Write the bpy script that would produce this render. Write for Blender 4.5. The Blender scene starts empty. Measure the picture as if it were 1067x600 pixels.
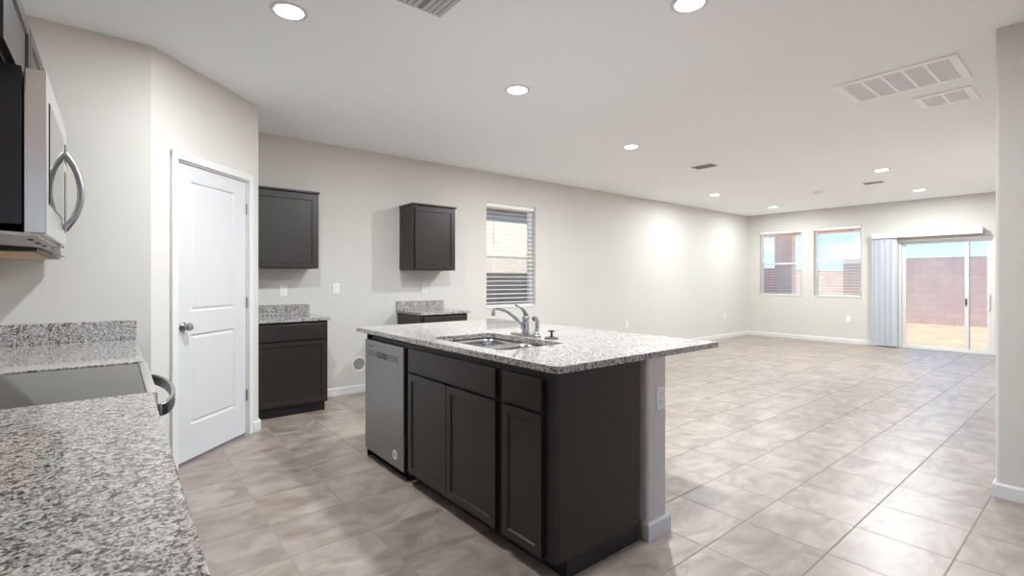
import bpy, bmesh, math, random
from mathutils import Vector, Matrix
random.seed(7)
PI = math.pi
sc = bpy.context.scene
C = sc.collection

# ------------------------------------------------------------------ camera
cam_data = bpy.data.cameras.new('camera')
cam = bpy.data.objects.new('camera', cam_data)
C.objects.link(cam)
cam.location = (0, 0, 1.28)
cam.rotation_euler = (PI / 2, 0, -math.radians(38.95))
cam_data.sensor_width = 36
cam_data.lens = 510 / 1067 * 36
cam_data.shift_y = -8.7 / 1067
cam_data.clip_start = 0.02
sc.camera = cam

# ------------------------------------------------------------------ light and exposure
sc.view_settings.view_transform = 'Standard'
sc.view_settings.look = 'None'
sc.view_settings.gamma = 1
sc.view_settings.use_curve_mapping = False
sc.view_settings.exposure = 0.66
sc.cycles.diffuse_bounces = 10
sc.cycles.max_bounces = 14
KITCHEN_W, LIVING_W = 29.0, 32.0      # flux of one recessed ceiling lamp

world = bpy.data.worlds.new('sky')
sc.world = world
world.use_nodes = True
wn = world.node_tree
wn.nodes.clear()
w_out = wn.nodes.new('ShaderNodeOutputWorld')
w_bg = wn.nodes.new('ShaderNodeBackground')
w_tc = wn.nodes.new('ShaderNodeTexCoord')
w_sep = wn.nodes.new('ShaderNodeSeparateXYZ')
w_ramp = wn.nodes.new('ShaderNodeValToRGB')
w_ramp.color_ramp.elements[0].position = 0.0
w_ramp.color_ramp.elements[0].color = (0.52, 0.75, 0.97, 1)
w_ramp.color_ramp.elements[1].position = 0.20
w_ramp.color_ramp.elements[1].color = (0.15, 0.40, 0.83, 1)
w_map = wn.nodes.new('ShaderNodeMapping')
w_map.inputs['Scale'].default_value = (7, 7, 22)
w_map.inputs['Location'].default_value = (0.3, 1.9, 0.35)
w_noise = wn.nodes.new('ShaderNodeTexNoise')
w_noise.inputs['Scale'].default_value = 1.0
w_noise.inputs['Detail'].default_value = 5
w_cr = wn.nodes.new('ShaderNodeValToRGB')
w_cr.color_ramp.elements[0].position = 0.57
w_cr.color_ramp.elements[1].position = 0.70
w_mix = wn.nodes.new('ShaderNodeMix')
w_mix.data_type = 'RGBA'
w_mix.inputs[7].default_value = (0.95, 0.96, 1.0, 1)
L = wn.links.new
L(w_tc.outputs['Generated'], w_sep.inputs[0])
L(w_sep.outputs['Z'], w_ramp.inputs[0])
L(w_tc.outputs['Generated'], w_map.inputs[0])
L(w_map.outputs[0], w_noise.inputs['Vector'])
L(w_noise.outputs['Fac'], w_cr.inputs[0])
L(w_cr.outputs[0], w_mix.inputs[0])
L(w_ramp.outputs[0], w_mix.inputs[6])
L(w_mix.outputs[2], w_bg.inputs[0])
w_bg.inputs[1].default_value = 1.35
L(w_bg.outputs[0], w_out.inputs[0])

sun_d = bpy.data.lights.new('sun', 'SUN')
sun_d.energy = 6.6
sun_d.angle = math.radians(0.6)
sun_d.color = (1.0, 0.95, 0.87)
sun = bpy.data.objects.new('sun', sun_d)
C.objects.link(sun)
sun.location = (3, -10, 12)
sun.rotation_euler = Vector((0.22, 0.66, -1.08)).to_track_quat('-Z', 'Y').to_euler()

# ------------------------------------------------------------------ materials
def new_mat(name):
    m = bpy.data.materials.new(name)
    m.use_nodes = True
    return m, m.node_tree, m.node_tree.nodes['Principled BSDF']

def plain(name, col, rough=0.5, metal=0.0, var=0.04, scale=9.0, bump=0.0, bscale=250.0, spec=0.5, stretch=None, coat=0.0):
    """principled surface with a faint procedural mottling and optional bump"""
    m, t, p = new_mat(name)
    N, K = t.nodes, t.links.new
    tc = N.new('ShaderNodeTexCoord')
    src = tc.outputs['Object']
    if stretch:
        mp = N.new('ShaderNodeMapping'); mp.inputs['Scale'].default_value = stretch
        K(src, mp.inputs[0]); src = mp.outputs[0]
    nz = N.new('ShaderNodeTexNoise'); nz.inputs['Scale'].default_value = scale; nz.inputs['Detail'].default_value = 3
    K(src, nz.inputs['Vector'])
    r = N.new('ShaderNodeValToRGB')
    r.color_ramp.elements[0].position = 0.3; r.color_ramp.elements[1].position = 0.7
    r.color_ramp.elements[0].color = tuple(c * (1 - var) for c in col) + (1,)
    r.color_ramp.elements[1].color = tuple(min(1, c * (1 + var)) for c in col) + (1,)
    K(nz.outputs['Fac'], r.inputs[0]); K(r.outputs[0], p.inputs['Base Color'])
    p.inputs['Roughness'].default_value = rough
    p.inputs['Metallic'].default_value = metal
    p.inputs['Specular IOR Level'].default_value = spec
    p.inputs['Coat Weight'].default_value = coat
    if bump:
        n2 = N.new('ShaderNodeTexNoise'); n2.inputs['Scale'].default_value = bscale; n2.inputs['Detail'].default_value = 2
        K(src, n2.inputs['Vector'])
        b = N.new('ShaderNodeBump'); b.inputs['Strength'].default_value = bump; b.inputs['Distance'].default_value = 0.002
        K(n2.outputs['Fac'], b.inputs['Height']); K(b.outputs[0], p.inputs['Normal'])
    return m

M = {}
M['wall'] = plain('painted_drywall', (0.595, 0.58, 0.54), 0.6, bump=0.15, var=0.012, scale=1.5)
M['ceiling'] = plain('ceiling_paint', (0.895, 0.93, 0.95), 0.7, bump=0.15, var=0.01, scale=1.2)
M['trim'] = plain('white_trim_paint', (0.66, 0.66, 0.655), 0.35, var=0.01)
M['door'] = plain('white_door_paint', (0.585, 0.59, 0.595), 0.35, var=0.01, bump=0.04, bscale=90, stretch=(1, 1, .15))
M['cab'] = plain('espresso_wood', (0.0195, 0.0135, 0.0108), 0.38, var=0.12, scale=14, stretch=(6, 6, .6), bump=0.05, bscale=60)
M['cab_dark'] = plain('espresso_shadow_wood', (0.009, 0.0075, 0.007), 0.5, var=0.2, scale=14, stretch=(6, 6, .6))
M['maple'] = plain('raw_maple_ply', (0.55, 0.36, 0.19), 0.5, var=0.15, scale=10, stretch=(8, .8, 8))
M['steel'] = plain('brushed_stainless', (0.72, 0.71, 0.69), 0.25, 1.0, var=0.03, scale=40, stretch=(1, 1, 12))
M['steel_dw'] = plain('satin_stainless', (0.30, 0.30, 0.305), 0.34, 1.0, var=0.03, scale=30, stretch=(1, 12, 1))
M['steel_dark'] = plain('dark_stainless_strip', (0.21, 0.21, 0.215), 0.35, 1.0, var=0.03)
M['recess'] = plain('grey_recess', (0.27, 0.265, 0.26), 0.7, var=0.1)
M['steel_sink'] = plain('sink_stainless', (0.55, 0.55, 0.55), 0.22, 1.0, var=0.04, scale=60)
M['chrome'] = plain('polished_chrome', (0.50, 0.50, 0.51), 0.08, 1.0, var=0.01)
M['nickel'] = plain('satin_nickel', (0.42, 0.40, 0.37), 0.25, 1.0, var=0.02)
M['handle'] = plain('grey_handle_metal', (0.34, 0.345, 0.34), 0.3, 1.0, var=0.02)
M['black'] = plain('black_enamel', (0.008, 0.008, 0.009), 0.35, var=0.1)
M['black_rubber'] = plain('black_rubber', (0.012, 0.012, 0.012), 0.5, var=0.1)
M['glass_black'] = plain('black_ceramic_glass', (0.018, 0.017, 0.016), 0.05, var=0.05)
M['plastic'] = plain('white_plastic', (0.80, 0.79, 0.77), 0.35, var=0.01)
M['slot'] = plain('dark_slot', (0.06, 0.055, 0.05), 0.6, var=0.05)
M['vinyl'] = plain('white_vinyl', (0.80, 0.80, 0.79), 0.35, var=0.01)
M['alum'] = plain('grey_door_aluminium', (0.70, 0.70, 0.69), 0.4, var=0.02)
M['slat'] = plain('white_blind_slat', (0.82, 0.81, 0.79), 0.45, var=0.01)
M['vane'] = plain('blue_grey_vane', (0.56, 0.59, 0.64), 0.5, var=0.05, scale=3, stretch=(1, 1, .05))
M['filter'] = plain('grey_filter_mesh', (0.86, 0.86, 0.88), 0.8, var=0.04, scale=120)
M['vent_white'] = plain('white_vent_enamel', (0.96, 0.97, 0.98), 0.4, var=0.005)
M['block_brown'] = plain('brown_block', (0.50, 0.35, 0.25), 0.9, var=0.12, scale=3)
M['duct'] = plain('dark_duct', (0.03, 0.03, 0.03), 0.8, var=0.1)
M['brass'] = plain('valve_brass', (0.40, 0.36, 0.28), 0.4, 0.6, var=0.1)
M['display'] = plain('dark_display', (0.006, 0.006, 0.007), 0.15, var=0.05)
M['stucco'] = plain('tan_stucco', (0.84, 0.82, 0.78), 0.9, var=0.06, scale=6, bump=0.3, bscale=120)
M['cream'] = plain('cream_stucco', (0.56, 0.51, 0.42), 0.9, var=0.04, scale=5, bump=0.3, bscale=100)
M['beam'] = plain('tan_beam', (0.88, 0.80, 0.70), 0.8, var=0.08)
M['fascia'] = plain('brown_fascia', (0.20, 0.15, 0.11), 0.7, var=0.1)
M['roof'] = plain('clay_roof_tile', (0.30, 0.17, 0.11), 0.8, var=0.25, scale=5)
M['steel_under'] = plain('galvanised_underside', (0.50, 0.48, 0.45), 0.4, 0.8, var=0.05, scale=20)

def emissive(name, col, s):
    m, t, p = new_mat(name)
    p.inputs['Base Color'].default_value = (0.8, 0.8, 0.8, 1)
    p.inputs['Emission Color'].default_value = col + (1,)
    p.inputs['Emission Strength'].default_value = s
    return m
M['lens'] = emissive('lit_lamp_lens', (1.0, 0.98, 0.95), 6.0)

def glass(name, tint, refl):
    m = bpy.data.materials.new(name); m.use_nodes = True
    t = m.node_tree; t.nodes.clear(); N, K = t.nodes, t.links.new
    o = N.new('ShaderNodeOutputMaterial'); mx = N.new('ShaderNodeMixShader')
    tr = N.new('ShaderNodeBsdfTransparent'); tr.inputs[0].default_value = tint + (1,)
    gl = N.new('ShaderNodeBsdfGlossy'); gl.inputs['Roughness'].default_value = 0.01
    fr = N.new('ShaderNodeFresnel'); fr.inputs[0].default_value = 1.45
    mu = N.new('ShaderNodeMath'); mu.operation = 'MULTIPLY'; mu.inputs[1].default_value = refl
    K(fr.outputs[0], mu.inputs[0]); K(mu.outputs[0], mx.inputs[0]); K(tr.outputs[0], mx.inputs[1]); K(gl.outputs[0], mx.inputs[2])
    K(mx.outputs[0], o.inputs[0])
    return m
M['glass'] = glass('window_glass', (0.95, 0.97, 0.97), 0.8)

def screen(name):
    m = bpy.data.materials.new(name); m.use_nodes = True
    t = m.node_tree; t.nodes.clear(); N, K = t.nodes, t.links.new
    o = N.new('ShaderNodeOutputMaterial'); mx = N.new('ShaderNodeMixShader'); mx.inputs[0].default_value = 0.12
    tr = N.new('ShaderNodeBsdfTransparent'); df = N.new('ShaderNodeBsdfDiffuse'); df.inputs[0].default_value = (0.25, 0.25, 0.26, 1)
    K(tr.outputs[0], mx.inputs[1]); K(df.outputs[0], mx.inputs[2]); K(mx.outputs[0], o.inputs[0])
    return m
M['screen'] = screen('insect_mesh')

def math_node(t, op, a, b=None):
    n = t.nodes.new('ShaderNodeMath'); n.operation = op
    for i, v in enumerate((a, b)):
        if v is None: continue
        if isinstance(v, (int, float)): n.inputs[i].default_value = v
        else: t.links.new(v, n.inputs[i])
    return n.outputs[0]

def ramp(t, src, stops, interp='LINEAR'):
    n = t.nodes.new('ShaderNodeValToRGB'); cr = n.color_ramp; cr.interpolation = interp
    while len(cr.elements) < len(stops): cr.elements.new(0.5)
    for e, (pos, col) in zip(cr.elements, stops):
        e.position = pos; e.color = tuple(col) + (1,)
    t.links.new(src, n.inputs[0])
    return n.outputs[0]

def mixc(t, fac, a, b, mode='MIX'):
    n = t.nodes.new('ShaderNodeMix'); n.data_type = 'RGBA'; n.blend_type = mode
    for i, v in ((0, fac), (6, a), (7, b)):
        if isinstance(v, (int, float)): n.inputs[i].default_value = v
        elif isinstance(v, tuple): n.inputs[i].default_value = v + (1,)
        else: t.links.new(v, n.inputs[i])
    return n.outputs[2]

def tile_mat():
    m, t, p = new_mat('porcelain_floor_tile'); N, K = t.nodes, t.links.new
    tc = N.new('ShaderNodeTexCoord'); sp = N.new('ShaderNodeSeparateXYZ'); K(tc.outputs['Object'], sp.inputs[0])
    gx = math_node(t, 'DIVIDE', math_node(t, 'SUBTRACT', sp.outputs[0], 1.015 - 39.35), 0.3935)
    gy = math_node(t, 'DIVIDE', math_node(t, 'SUBTRACT', sp.outputs[1], 0.470 - 38.6), 0.386)
    ix, iy = math_node(t, 'FLOOR', gx), math_node(t, 'FLOOR', gy)
    fx, fy = math_node(t, 'FRACT', gx), math_node(t, 'FRACT', gy)
    ex = math_node(t, 'MINIMUM', fx, math_node(t, 'SUBTRACT', 1.0, fx))
    ey = math_node(t, 'MINIMUM', fy, math_node(t, 'SUBTRACT', 1.0, fy))
    e = math_node(t, 'MINIMUM', ex, ey)
    grout = math_node(t, 'LESS_THAN', e, 0.0095)
    cb = N.new('ShaderNodeCombineXYZ'); K(ix, cb.inputs[0]); K(iy, cb.inputs[1])
    wn_ = N.new('ShaderNodeTexWhiteNoise'); wn_.noise_dimensions = '2D'; K(cb.outputs[0], wn_.inputs['Vector'])
    vm = N.new('ShaderNodeVectorMath'); vm.operation = 'SCALE'; vm.inputs['Scale'].default_value = 17.0
    K(wn_.outputs['Color'], vm.inputs[0])
    va = N.new('ShaderNodeVectorMath'); va.operation = 'ADD'; K(tc.outputs['Object'], va.inputs[0]); K(vm.outputs[0], va.inputs[1])
    mp = N.new('ShaderNodeMapping'); mp.inputs['Rotation'].default_value = (0, 0, 0.5); mp.inputs['Scale'].default_value = (1.0, 1.7, 1)
    K(va.outputs[0], mp.inputs[0])
    n1 = N.new('ShaderNodeTexNoise'); n1.inputs['Scale'].default_value = 3.4; n1.inputs['Detail'].default_value = 7
    n1.inputs['Roughness'].default_value = 0.6; n1.inputs['Distortion'].default_value = 1.1
    K(mp.outputs[0], n1.inputs['Vector'])
    base = ramp(t, n1.outputs['Fac'], [(0.30, (0.19, 0.145, 0.117)), (0.44, (0.265, 0.215, 0.18)), (0.56, (0.33, 0.276, 0.236)), (0.70, (0.40, 0.347, 0.303))])
    n2 = N.new('ShaderNodeTexNoise'); n2.inputs['Scale'].default_value = 5.0; n2.inputs['Detail'].default_value = 8
    n2.inputs['Distortion'].default_value = 1.6; n2.inputs['Roughness'].default_value = 0.6
    K(mp.outputs[0], n2.inputs['Vector'])
    vein = ramp(t, math_node(t, 'ABSOLUTE', math_node(t, 'SUBTRACT', n2.outputs['Fac'], 0.5)), [(0.0, (1, 1, 1)), (0.03, (0, 0, 0))])
    col = mixc(t, math_node(t, 'MULTIPLY', vein, 0.22), base, (0.30, 0.25, 0.215))
    shade = math_node(t, 'ADD', math_node(t, 'MULTIPLY', wn_.outputs['Value'], 0.14), 0.93)
    hs = N.new('ShaderNodeHueSaturation'); K(col, hs.inputs['Color']); K(shade, hs.inputs['Value'])
    col = mixc(t, grout, hs.outputs[0], (0.285, 0.245, 0.212))
    K(col, p.inputs['Base Color'])
    rg = math_node(t, 'ADD', math_node(t, 'MULTIPLY', grout, 0.4), math_node(t, 'ADD', math_node(t, 'MULTIPLY', n1.outputs['Fac'], 0.10), 0.32))
    K(rg, p.inputs['Roughness'])
    K(math_node(t, 'MULTIPLY', math_node(t, 'SUBTRACT', 1.0, grout), 1.0), p.inputs['Specular IOR Level'])
    b = N.new('ShaderNodeBump'); b.inputs['Strength'].default_value = 0.35; b.inputs['Distance'].default_value = 0.002
    h = math_node(t, 'ADD', math_node(t, 'SUBTRACT', 1.0, grout), math_node(t, 'MULTIPLY', n2.outputs['Fac'], 0.12))
    K(h, b.inputs['Height']); K(b.outputs[0], p.inputs['Normal'])
    return m
M['tile'] = tile_mat()

def granite_mat():
    m, t, p = new_mat('speckled_granite'); N, K = t.nodes, t.links.new
    tc = N.new('ShaderNodeTexCoord')
    nz = N.new('ShaderNodeTexNoise'); nz.inputs['Scale'].default_value = 90; nz.inputs['Detail'].default_value = 2
    K(tc.outputs['Object'], nz.inputs['Vector'])
    mv = N.new('ShaderNodeVectorMath'); mv.operation = 'SCALE'; mv.inputs['Scale'].default_value = 0.012; K(nz.outputs['Color'], mv.inputs[0])
    ad = N.new('ShaderNodeVectorMath'); ad.operation = 'ADD'; K(tc.outputs['Object'], ad.inputs[0]); K(mv.outputs[0], ad.inputs[1])
    v1 = N.new('ShaderNodeTexVoronoi'); v1.inputs['Scale'].default_value = 138; K(ad.outputs[0], v1.inputs['Vector'])
    s1 = N.new('ShaderNodeSeparateColor'); K(v1.outputs['Color'], s1.inputs[0])
    c1 = ramp(t, s1.outputs[0], [(0.0, (0.018, 0.017, 0.017)), (0.20, (0.075, 0.07, 0.068)), (0.33, (0.21, 0.195, 0.187)), (0.48, (0.42, 0.395, 0.375)), (0.66, (0.60, 0.575, 0.55)), (0.88, (0.42, 0.375, 0.34))], 'CONSTANT')
    v2 = N.new('ShaderNodeTexVoronoi'); v2.inputs['Scale'].default_value = 310; K(ad.outputs[0], v2.inputs['Vector'])
    s2 = N.new('ShaderNodeSeparateColor'); K(v2.outputs['Color'], s2.inputs[0])
    c2 = ramp(t, s2.outputs[1], [(0.0, (0.02, 0.02, 0.02)), (0.24, (0.22, 0.21, 0.20)), (0.44, (0.56, 0.535, 0.51))], 'CONSTANT')
    n3 = N.new('ShaderNodeTexNoise'); n3.inputs['Scale'].default_value = 45; n3.inputs['Detail'].default_value = 3
    K(tc.outputs['Object'], n3.inputs['Vector'])
    f = ramp(t, n3.outputs['Fac'], [(0.42, (0.15, 0.15, 0.15)), (0.6, (0.75, 0.75, 0.75))])
    col = mixc(t, f, c1, c2)
    K(col, p.inputs['Base Color'])
    p.inputs['Roughness'].default_value = 0.05
    return m
M['granite'] = granite_mat()

def block_mat():
    m, t, p = new_mat('pink_block_wall'); N, K = t.nodes, t.links.new
    tc = N.new('ShaderNodeTexCoord')
    mp = N.new('ShaderNodeMapping'); mp.inputs['Rotation'].default_value = (PI / 2, 0, 0)
    sp = N.new('ShaderNodeSeparateXYZ'); K(tc.outputs['Object'], sp.inputs[0])
    cb = N.new('ShaderNodeCombineXYZ')
    K(math_node(t, 'ADD', sp.outputs[0], sp.outputs[1]), cb.inputs[0]); K(sp.outputs[2], cb.inputs[1])
    br = N.new('ShaderNodeTexBrick'); K(cb.outputs[0], br.inputs['Vector'])
    br.inputs['Color1'].default_value = (0.49, 0.435, 0.395, 1); br.inputs['Color2'].default_value = (0.445, 0.39, 0.35, 1)
    br.inputs['Mortar'].default_value = (0.39, 0.325, 0.30, 1); br.inputs['Scale'].default_value = 1
    br.inputs['Brick Width'].default_value = 0.4; br.inputs['Row Height'].default_value = 0.2; br.inputs['Mortar Size'].default_value = 0.008
    nz = N.new('ShaderNodeTexNoise'); nz.inputs['Scale'].default_value = 2.5; nz.inputs['Detail'].default_value = 4
    K(tc.outputs['Object'], nz.inputs['Vector'])
    K(mixc(t, 0.25, br.outputs['Color'], ramp(t, nz.outputs['Fac'], [(0.3, (0.42, 0.355, 0.315)), (0.7, (0.57, 0.505, 0.455))])), p.inputs['Base Color'])
    p.inputs['Roughness'].default_value = 0.9
    return m
M['block'] = block_mat()

def dirt_mat():
    m, t, p = new_mat('orange_dirt'); N, K = t.nodes, t.links.new
    tc = N.new('ShaderNodeTexCoord')
    n1 = N.new('ShaderNodeTexNoise'); n1.inputs['Scale'].default_value = 1.6; n1.inputs['Detail'].default_value = 8; n1.inputs['Roughness'].default_value = 0.7
    K(tc.outputs['Object'], n1.inputs['Vector'])
    c = ramp(t, n1.outputs['Fac'], [(0.3, (0.40, 0.185, 0.11)), (0.5, (0.51, 0.25, 0.16)), (0.7, (0.60, 0.33, 0.225))])
    v = N.new('ShaderNodeTexVoronoi'); v.inputs['Scale'].default_value = 3.0; K(tc.outputs['Object'], v.inputs['Vector'])
    s = math_node(t, 'LESS_THAN', v.outputs['Distance'], 0.13)
    K(mixc(t, math_node(t, 'MULTIPLY', s, 0.6), c, (0.22, 0.15, 0.09)), p.inputs['Base Color'])
    b = N.new('ShaderNodeBump'); b.inputs['Strength'].default_value = 0.6; b.inputs['Distance'].default_value = 0.05
    K(n1.outputs['Fac'], b.inputs['Height']); K(b.outputs[0], p.inputs['Normal'])
    p.inputs['Roughness'].default_value = 1.0
    return m
M['dirt'] = dirt_mat()

# ------------------------------------------------------------------ mesh helpers
def bx(bm, x0, x1, y0, y1, z0, z1, bev=0.0, seg=2):
    vs = [bm.verts.new(p) for p in ((x0, y0, z0), (x1, y0, z0), (x1, y1, z0), (x0, y1, z0), (x0, y0, z1), (x1, y0, z1), (x1, y1, z1), (x0, y1, z1))]
    fs = [bm.faces.new([vs[i] for i in q]) for q in ((3, 2, 1, 0), (4, 5, 6, 7), (0, 1, 5, 4), (1, 2, 6, 5), (2, 3, 7, 6), (3, 0, 4, 7))]
    if bev:
        es = {e for f in fs for e in f.edges}
        bmesh.ops.bevel(bm, geom=list(es), offset=bev, segments=seg, profile=0.5, affect='EDGES')

def round_poly(pts, radii, seg=6):
    """2-D polygon with its corners rounded"""
    out = []; n = len(pts)
    for i, p in enumerate(pts):
        r = radii[i] if isinstance(radii, (list, tuple)) else radii
        p = Vector(p); a = Vector(pts[i - 1]) - p; b = Vector(pts[(i + 1) % n]) - p
        if r <= 0: out.append(tuple(p)); continue
        a.normalize(); b.normalize()
        ang = a.angle(b); d = r / math.tan(ang / 2)
        c = p + (a + b).normalized() * (r / math.sin(ang / 2))
        s, e = p + a * d, p + b * d
        v0, v1 = s - c, e - c
        a0 = math.atan2(v0.y, v0.x); a1 = math.atan2(v1.y, v1.x)
        da = (a1 - a0 + PI) % (2 * PI) - PI
        for k in range(seg + 1):
            t = a0 + da * k / seg
            out.append((c.x + r * math.cos(t), c.y + r * math.sin(t)))
    return out

def prism(bm, pts, z0, z1, holes=(), bev=0.0):
    loops = [pts] + list(holes)
    edges = []
    for lp in loops:
        vs = [bm.verts.new((x, y, z1)) for x, y in lp]
        edges += [bm.edges.new((vs[i], vs[(i + 1) % len(vs)])) for i in range(len(vs))]
    if holes:
        r = bmesh.ops.triangle_fill(bm, edges=edges, use_beauty=True, use_dissolve=False)
        faces = [g for g in r['geom'] if isinstance(g, bmesh.types.BMFace)]
    else:
        faces = [bm.faces.new([e.verts[0] for e in edges])]
    ex = bmesh.ops.extrude_face_region(bm, geom=faces, use_keep_orig=True)
    for v in ex['geom']:
        if isinstance(v, bmesh.types.BMVert): v.co.z = z0
    bmesh.ops.recalc_face_normals(bm, faces=bm.faces[:])

def tube(bm, path, rad, seg=12, flat=1.0, caps=True):
    path = [Vector(p) for p in path]; n = len(path)
    rads = rad if isinstance(rad, (list, tuple)) else [rad] * n
    tan = [(path[min(i + 1, n - 1)] - path[max(i - 1, 0)]).normalized() for i in range(n)]
    up = Vector((0, 0, 1)) if abs(tan[0].z) < 0.9 else Vector((1, 0, 0))
    u = tan[0].cross(up).normalized(); rings = []
    for i in range(n):
        u = (u - tan[i] * u.dot(tan[i])).normalized(); v = tan[i].cross(u)
        rings.append([bm.verts.new(path[i] + (u * math.cos(2 * PI * k / seg) + v * math.sin(2 * PI * k / seg) * flat) * rads[i]) for k in range(seg)])
    for a, b in zip(rings, rings[1:]):
        for k in range(seg):
            bm.faces.new((a[k], a[(k + 1) % seg], b[(k + 1) % seg], b[k]))
    if caps:
        bm.faces.new(rings[0][::-1]); bm.faces.new(rings[-1])

def smooth_path(pts, n=24):
    """Catmull-Rom through the points"""
    P = [Vector(p) for p in pts]; P = [P[0] * 2 - P[1]] + P + [P[-1] * 2 - P[-2]]
    out = []
    segs = len(P) - 3
    for s in range(segs):
        a, b, c, d = P[s:s + 4]
        k = max(2, n // segs)
        for i in range(k + (1 if s == segs - 1 else 0)):
            t = i / k
            out.append(0.5 * ((2 * b) + (c - a) * t + (2 * a - 5 * b + 4 * c - d) * t * t + (3 * b - a - 3 * c + d) * t ** 3))
    return out

def lathe(bm, prof, center=(0, 0, 0), seg=24, axis='z', close=True):
    cx, cy, cz = center; rings = []
    def pos(r, h, k):
        c, s = math.cos(2 * PI * k / seg) * r, math.sin(2 * PI * k / seg) * r
        return {'z': (cx + c, cy + s, cz + h), 'x': (cx + h, cy + c, cz + s), 'y': (cx + c, cy + h, cz + s)}[axis]
    for r, h in prof:
        rings.append([bm.verts.new(pos(0, h, 0))] if r == 0 else [bm.verts.new(pos(r, h, k)) for k in range(seg)])
    for a, b in zip(rings, rings[1:]):
        for k in range(seg):
            k2 = (k + 1) % seg
            q = ([a[0]] if len(a) == 1 else [a[k], a[k2]]) + ([b[0]] if len(b) == 1 else [b[k2], b[k]])
            if len(q) > 2: bm.faces.new(q)
    bmesh.ops.recalc_face_normals(bm, faces=bm.faces[:])

def obj(name, bm, mat, parent=None, smooth=False):
    me = bpy.data.meshes.new(name); bm.to_mesh(me); bm.free()
    me.materials.append(M[mat] if isinstance(mat, str) else mat)
    if smooth:
        for p in me.polygons: p.use_smooth = True
        try: me.set_sharp_from_angle(angle=math.radians(40))
        except Exception: pass
    o = bpy.data.objects.new(name, me); C.objects.link(o)
    if parent: o.parent = parent
    return o

def tag(o, label, cat, group=None, kind=None):
    o['label'] = label; o['category'] = cat
    if group: o['group'] = group
    if kind: o['kind'] = kind
    return o

def thing(name, label, cat, loc=(0, 0, 0), rz=0.0, group=None, kind=None):
    o = bpy.data.objects.new(name, None); C.objects.link(o)
    o.empty_display_size = 0.1
    o.location = loc; o.rotation_euler = (0, 0, rz)
    return tag(o, label, cat, group, kind)

def box(name, dims, mat, parent, bev=0.0):
    b = bmesh.new(); bx(b, *dims, bev); return obj(name, b, mat, parent)

def copy_thing(root, loc, label, rz=None):
    r = root.copy(); C.objects.link(r); r.location = loc; r['label'] = label
    if rz is not None: r.rotation_euler = (0, 0, rz)
    for ch in list(root.children):
        c = ch.copy(); C.objects.link(c); c.parent = r
        for g in list(ch.children):
            d = g.copy(); C.objects.link(d); d.parent = c
    return r

def struct(name, bm, mat, label, cat, smooth=False):
    return tag(obj(name, bm, mat, None, smooth), label, cat, None, 'structure')

H = 2.76
# ------------------------------------------------------------------ the room
b = bmesh.new(); bx(b, -0.75, 11.68, -4.2, 5.6, -0.12, 0)
struct('floor', b, 'tile', 'beige veined square tile floor running through kitchen and living room', 'floor')
b = bmesh.new(); bx(b, -0.75, 11.68, -4.2, 5.6, H, H + 0.3)
struct('ceiling', b, 'ceiling', 'smooth white ceiling over the whole room', 'ceiling')

def wall_panels(bm, axis, c0, c1, a0, a1, z0, z1, holes):
    """solid wall between c0..c1 across, a0..a1 along, with rectangular openings (a0,a1,z0,z1)"""
    As = sorted({a0, a1, *[h[0] for h in holes], *[h[1] for h in holes]})
    Zs = sorted({z0, z1, *[h[2] for h in holes], *[h[3] for h in holes]})
    inside = lambda a, z: any(h[0] < a < h[1] and h[2] < z < h[3] for h in holes)
    V = {}
    def v(c, a, z):
        k = (round(c, 4), round(a, 4), round(z, 4))
        if k not in V: V[k] = bm.verts.new((a, c, z) if axis == 'x' else (c, a, z))
        return V[k]
    solid = {}
    for i in range(len(As) - 1):
        for j in range(len(Zs) - 1):
            solid[i, j] = not inside((As[i] + As[i + 1]) / 2, (Zs[j] + Zs[j + 1]) / 2)
    for (i, j), s in solid.items():
        if not s: continue
        l, r, d, u = As[i], As[i + 1], Zs[j], Zs[j + 1]
        bm.faces.new((v(c0, l, d), v(c0, r, d), v(c0, r, u), v(c0, l, u)))
        bm.faces.new((v(c1, l, u), v(c1, r, u), v(c1, r, d), v(c1, l, d)))
        if not solid.get((i - 1, j)): bm.faces.new((v(c0, l, d), v(c0, l, u), v(c1, l, u), v(c1, l, d)))
        if not solid.get((i + 1, j)): bm.faces.new((v(c0, r, u), v(c0, r, d), v(c1, r, d), v(c1, r, u)))
        if not solid.get((i, j - 1)): bm.faces.new((v(c0, r, d), v(c0, l, d), v(c1, l, d), v(c1, r, d)))
        if not solid.get((i, j + 1)): bm.faces.new((v(c0, l, u), v(c0, r, u), v(c1, r, u), v(c1, l, u)))
    bmesh.ops.recalc_face_normals(bm, faces=bm.faces[:])

YB, XW = 5.43, 11.5
WIN_S = (3.94, 4.835, 0.885, 2.345)
WIN_A = (4.285, 5.175, 0.925, 2.365)
WIN_B = (3.195, 4.055, 0.925, 2.365)
DOOR = (1.30, 2.605, 0.0, 2.03)
b = bmesh.new(); wall_panels(b, 'x', YB, YB + 0.15, 0.83, XW + 0.16, 0, H, [WIN_S])
struct('wall_back', b, 'wall', 'long greige wall with one blind-covered window, running to the far corner', 'wall')
b = bmesh.new(); wall_panels(b, 'y', XW, XW + 0.16, 0.30, YB, 0, H, [WIN_A, WIN_B, DOOR])
struct('wall_window', b, 'wall', 'far greige wall with two windows and the sliding glass door', 'wall')
b = bmesh.new(); bx(b, -0.73, -0.58, -4.0, 3.99, 0, H)
struct('wall_left', b, 'wall', 'greige wall behind the cooking range and microwave', 'wall')
b = bmesh.new(); wall_panels(b, 'x', -4.0, -4.15, -0.75, 4.18, 0, H, [(-0.4, 1.7, 0.05, 2.45), (1.9, 3.95, 0.05, 2.45)])  # unseen openings added so daylight bounces up to the ceiling
struct('wall_rear', b, 'wall', 'greige wall behind the camera with two unseen openings added for daylight', 'wall')

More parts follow.
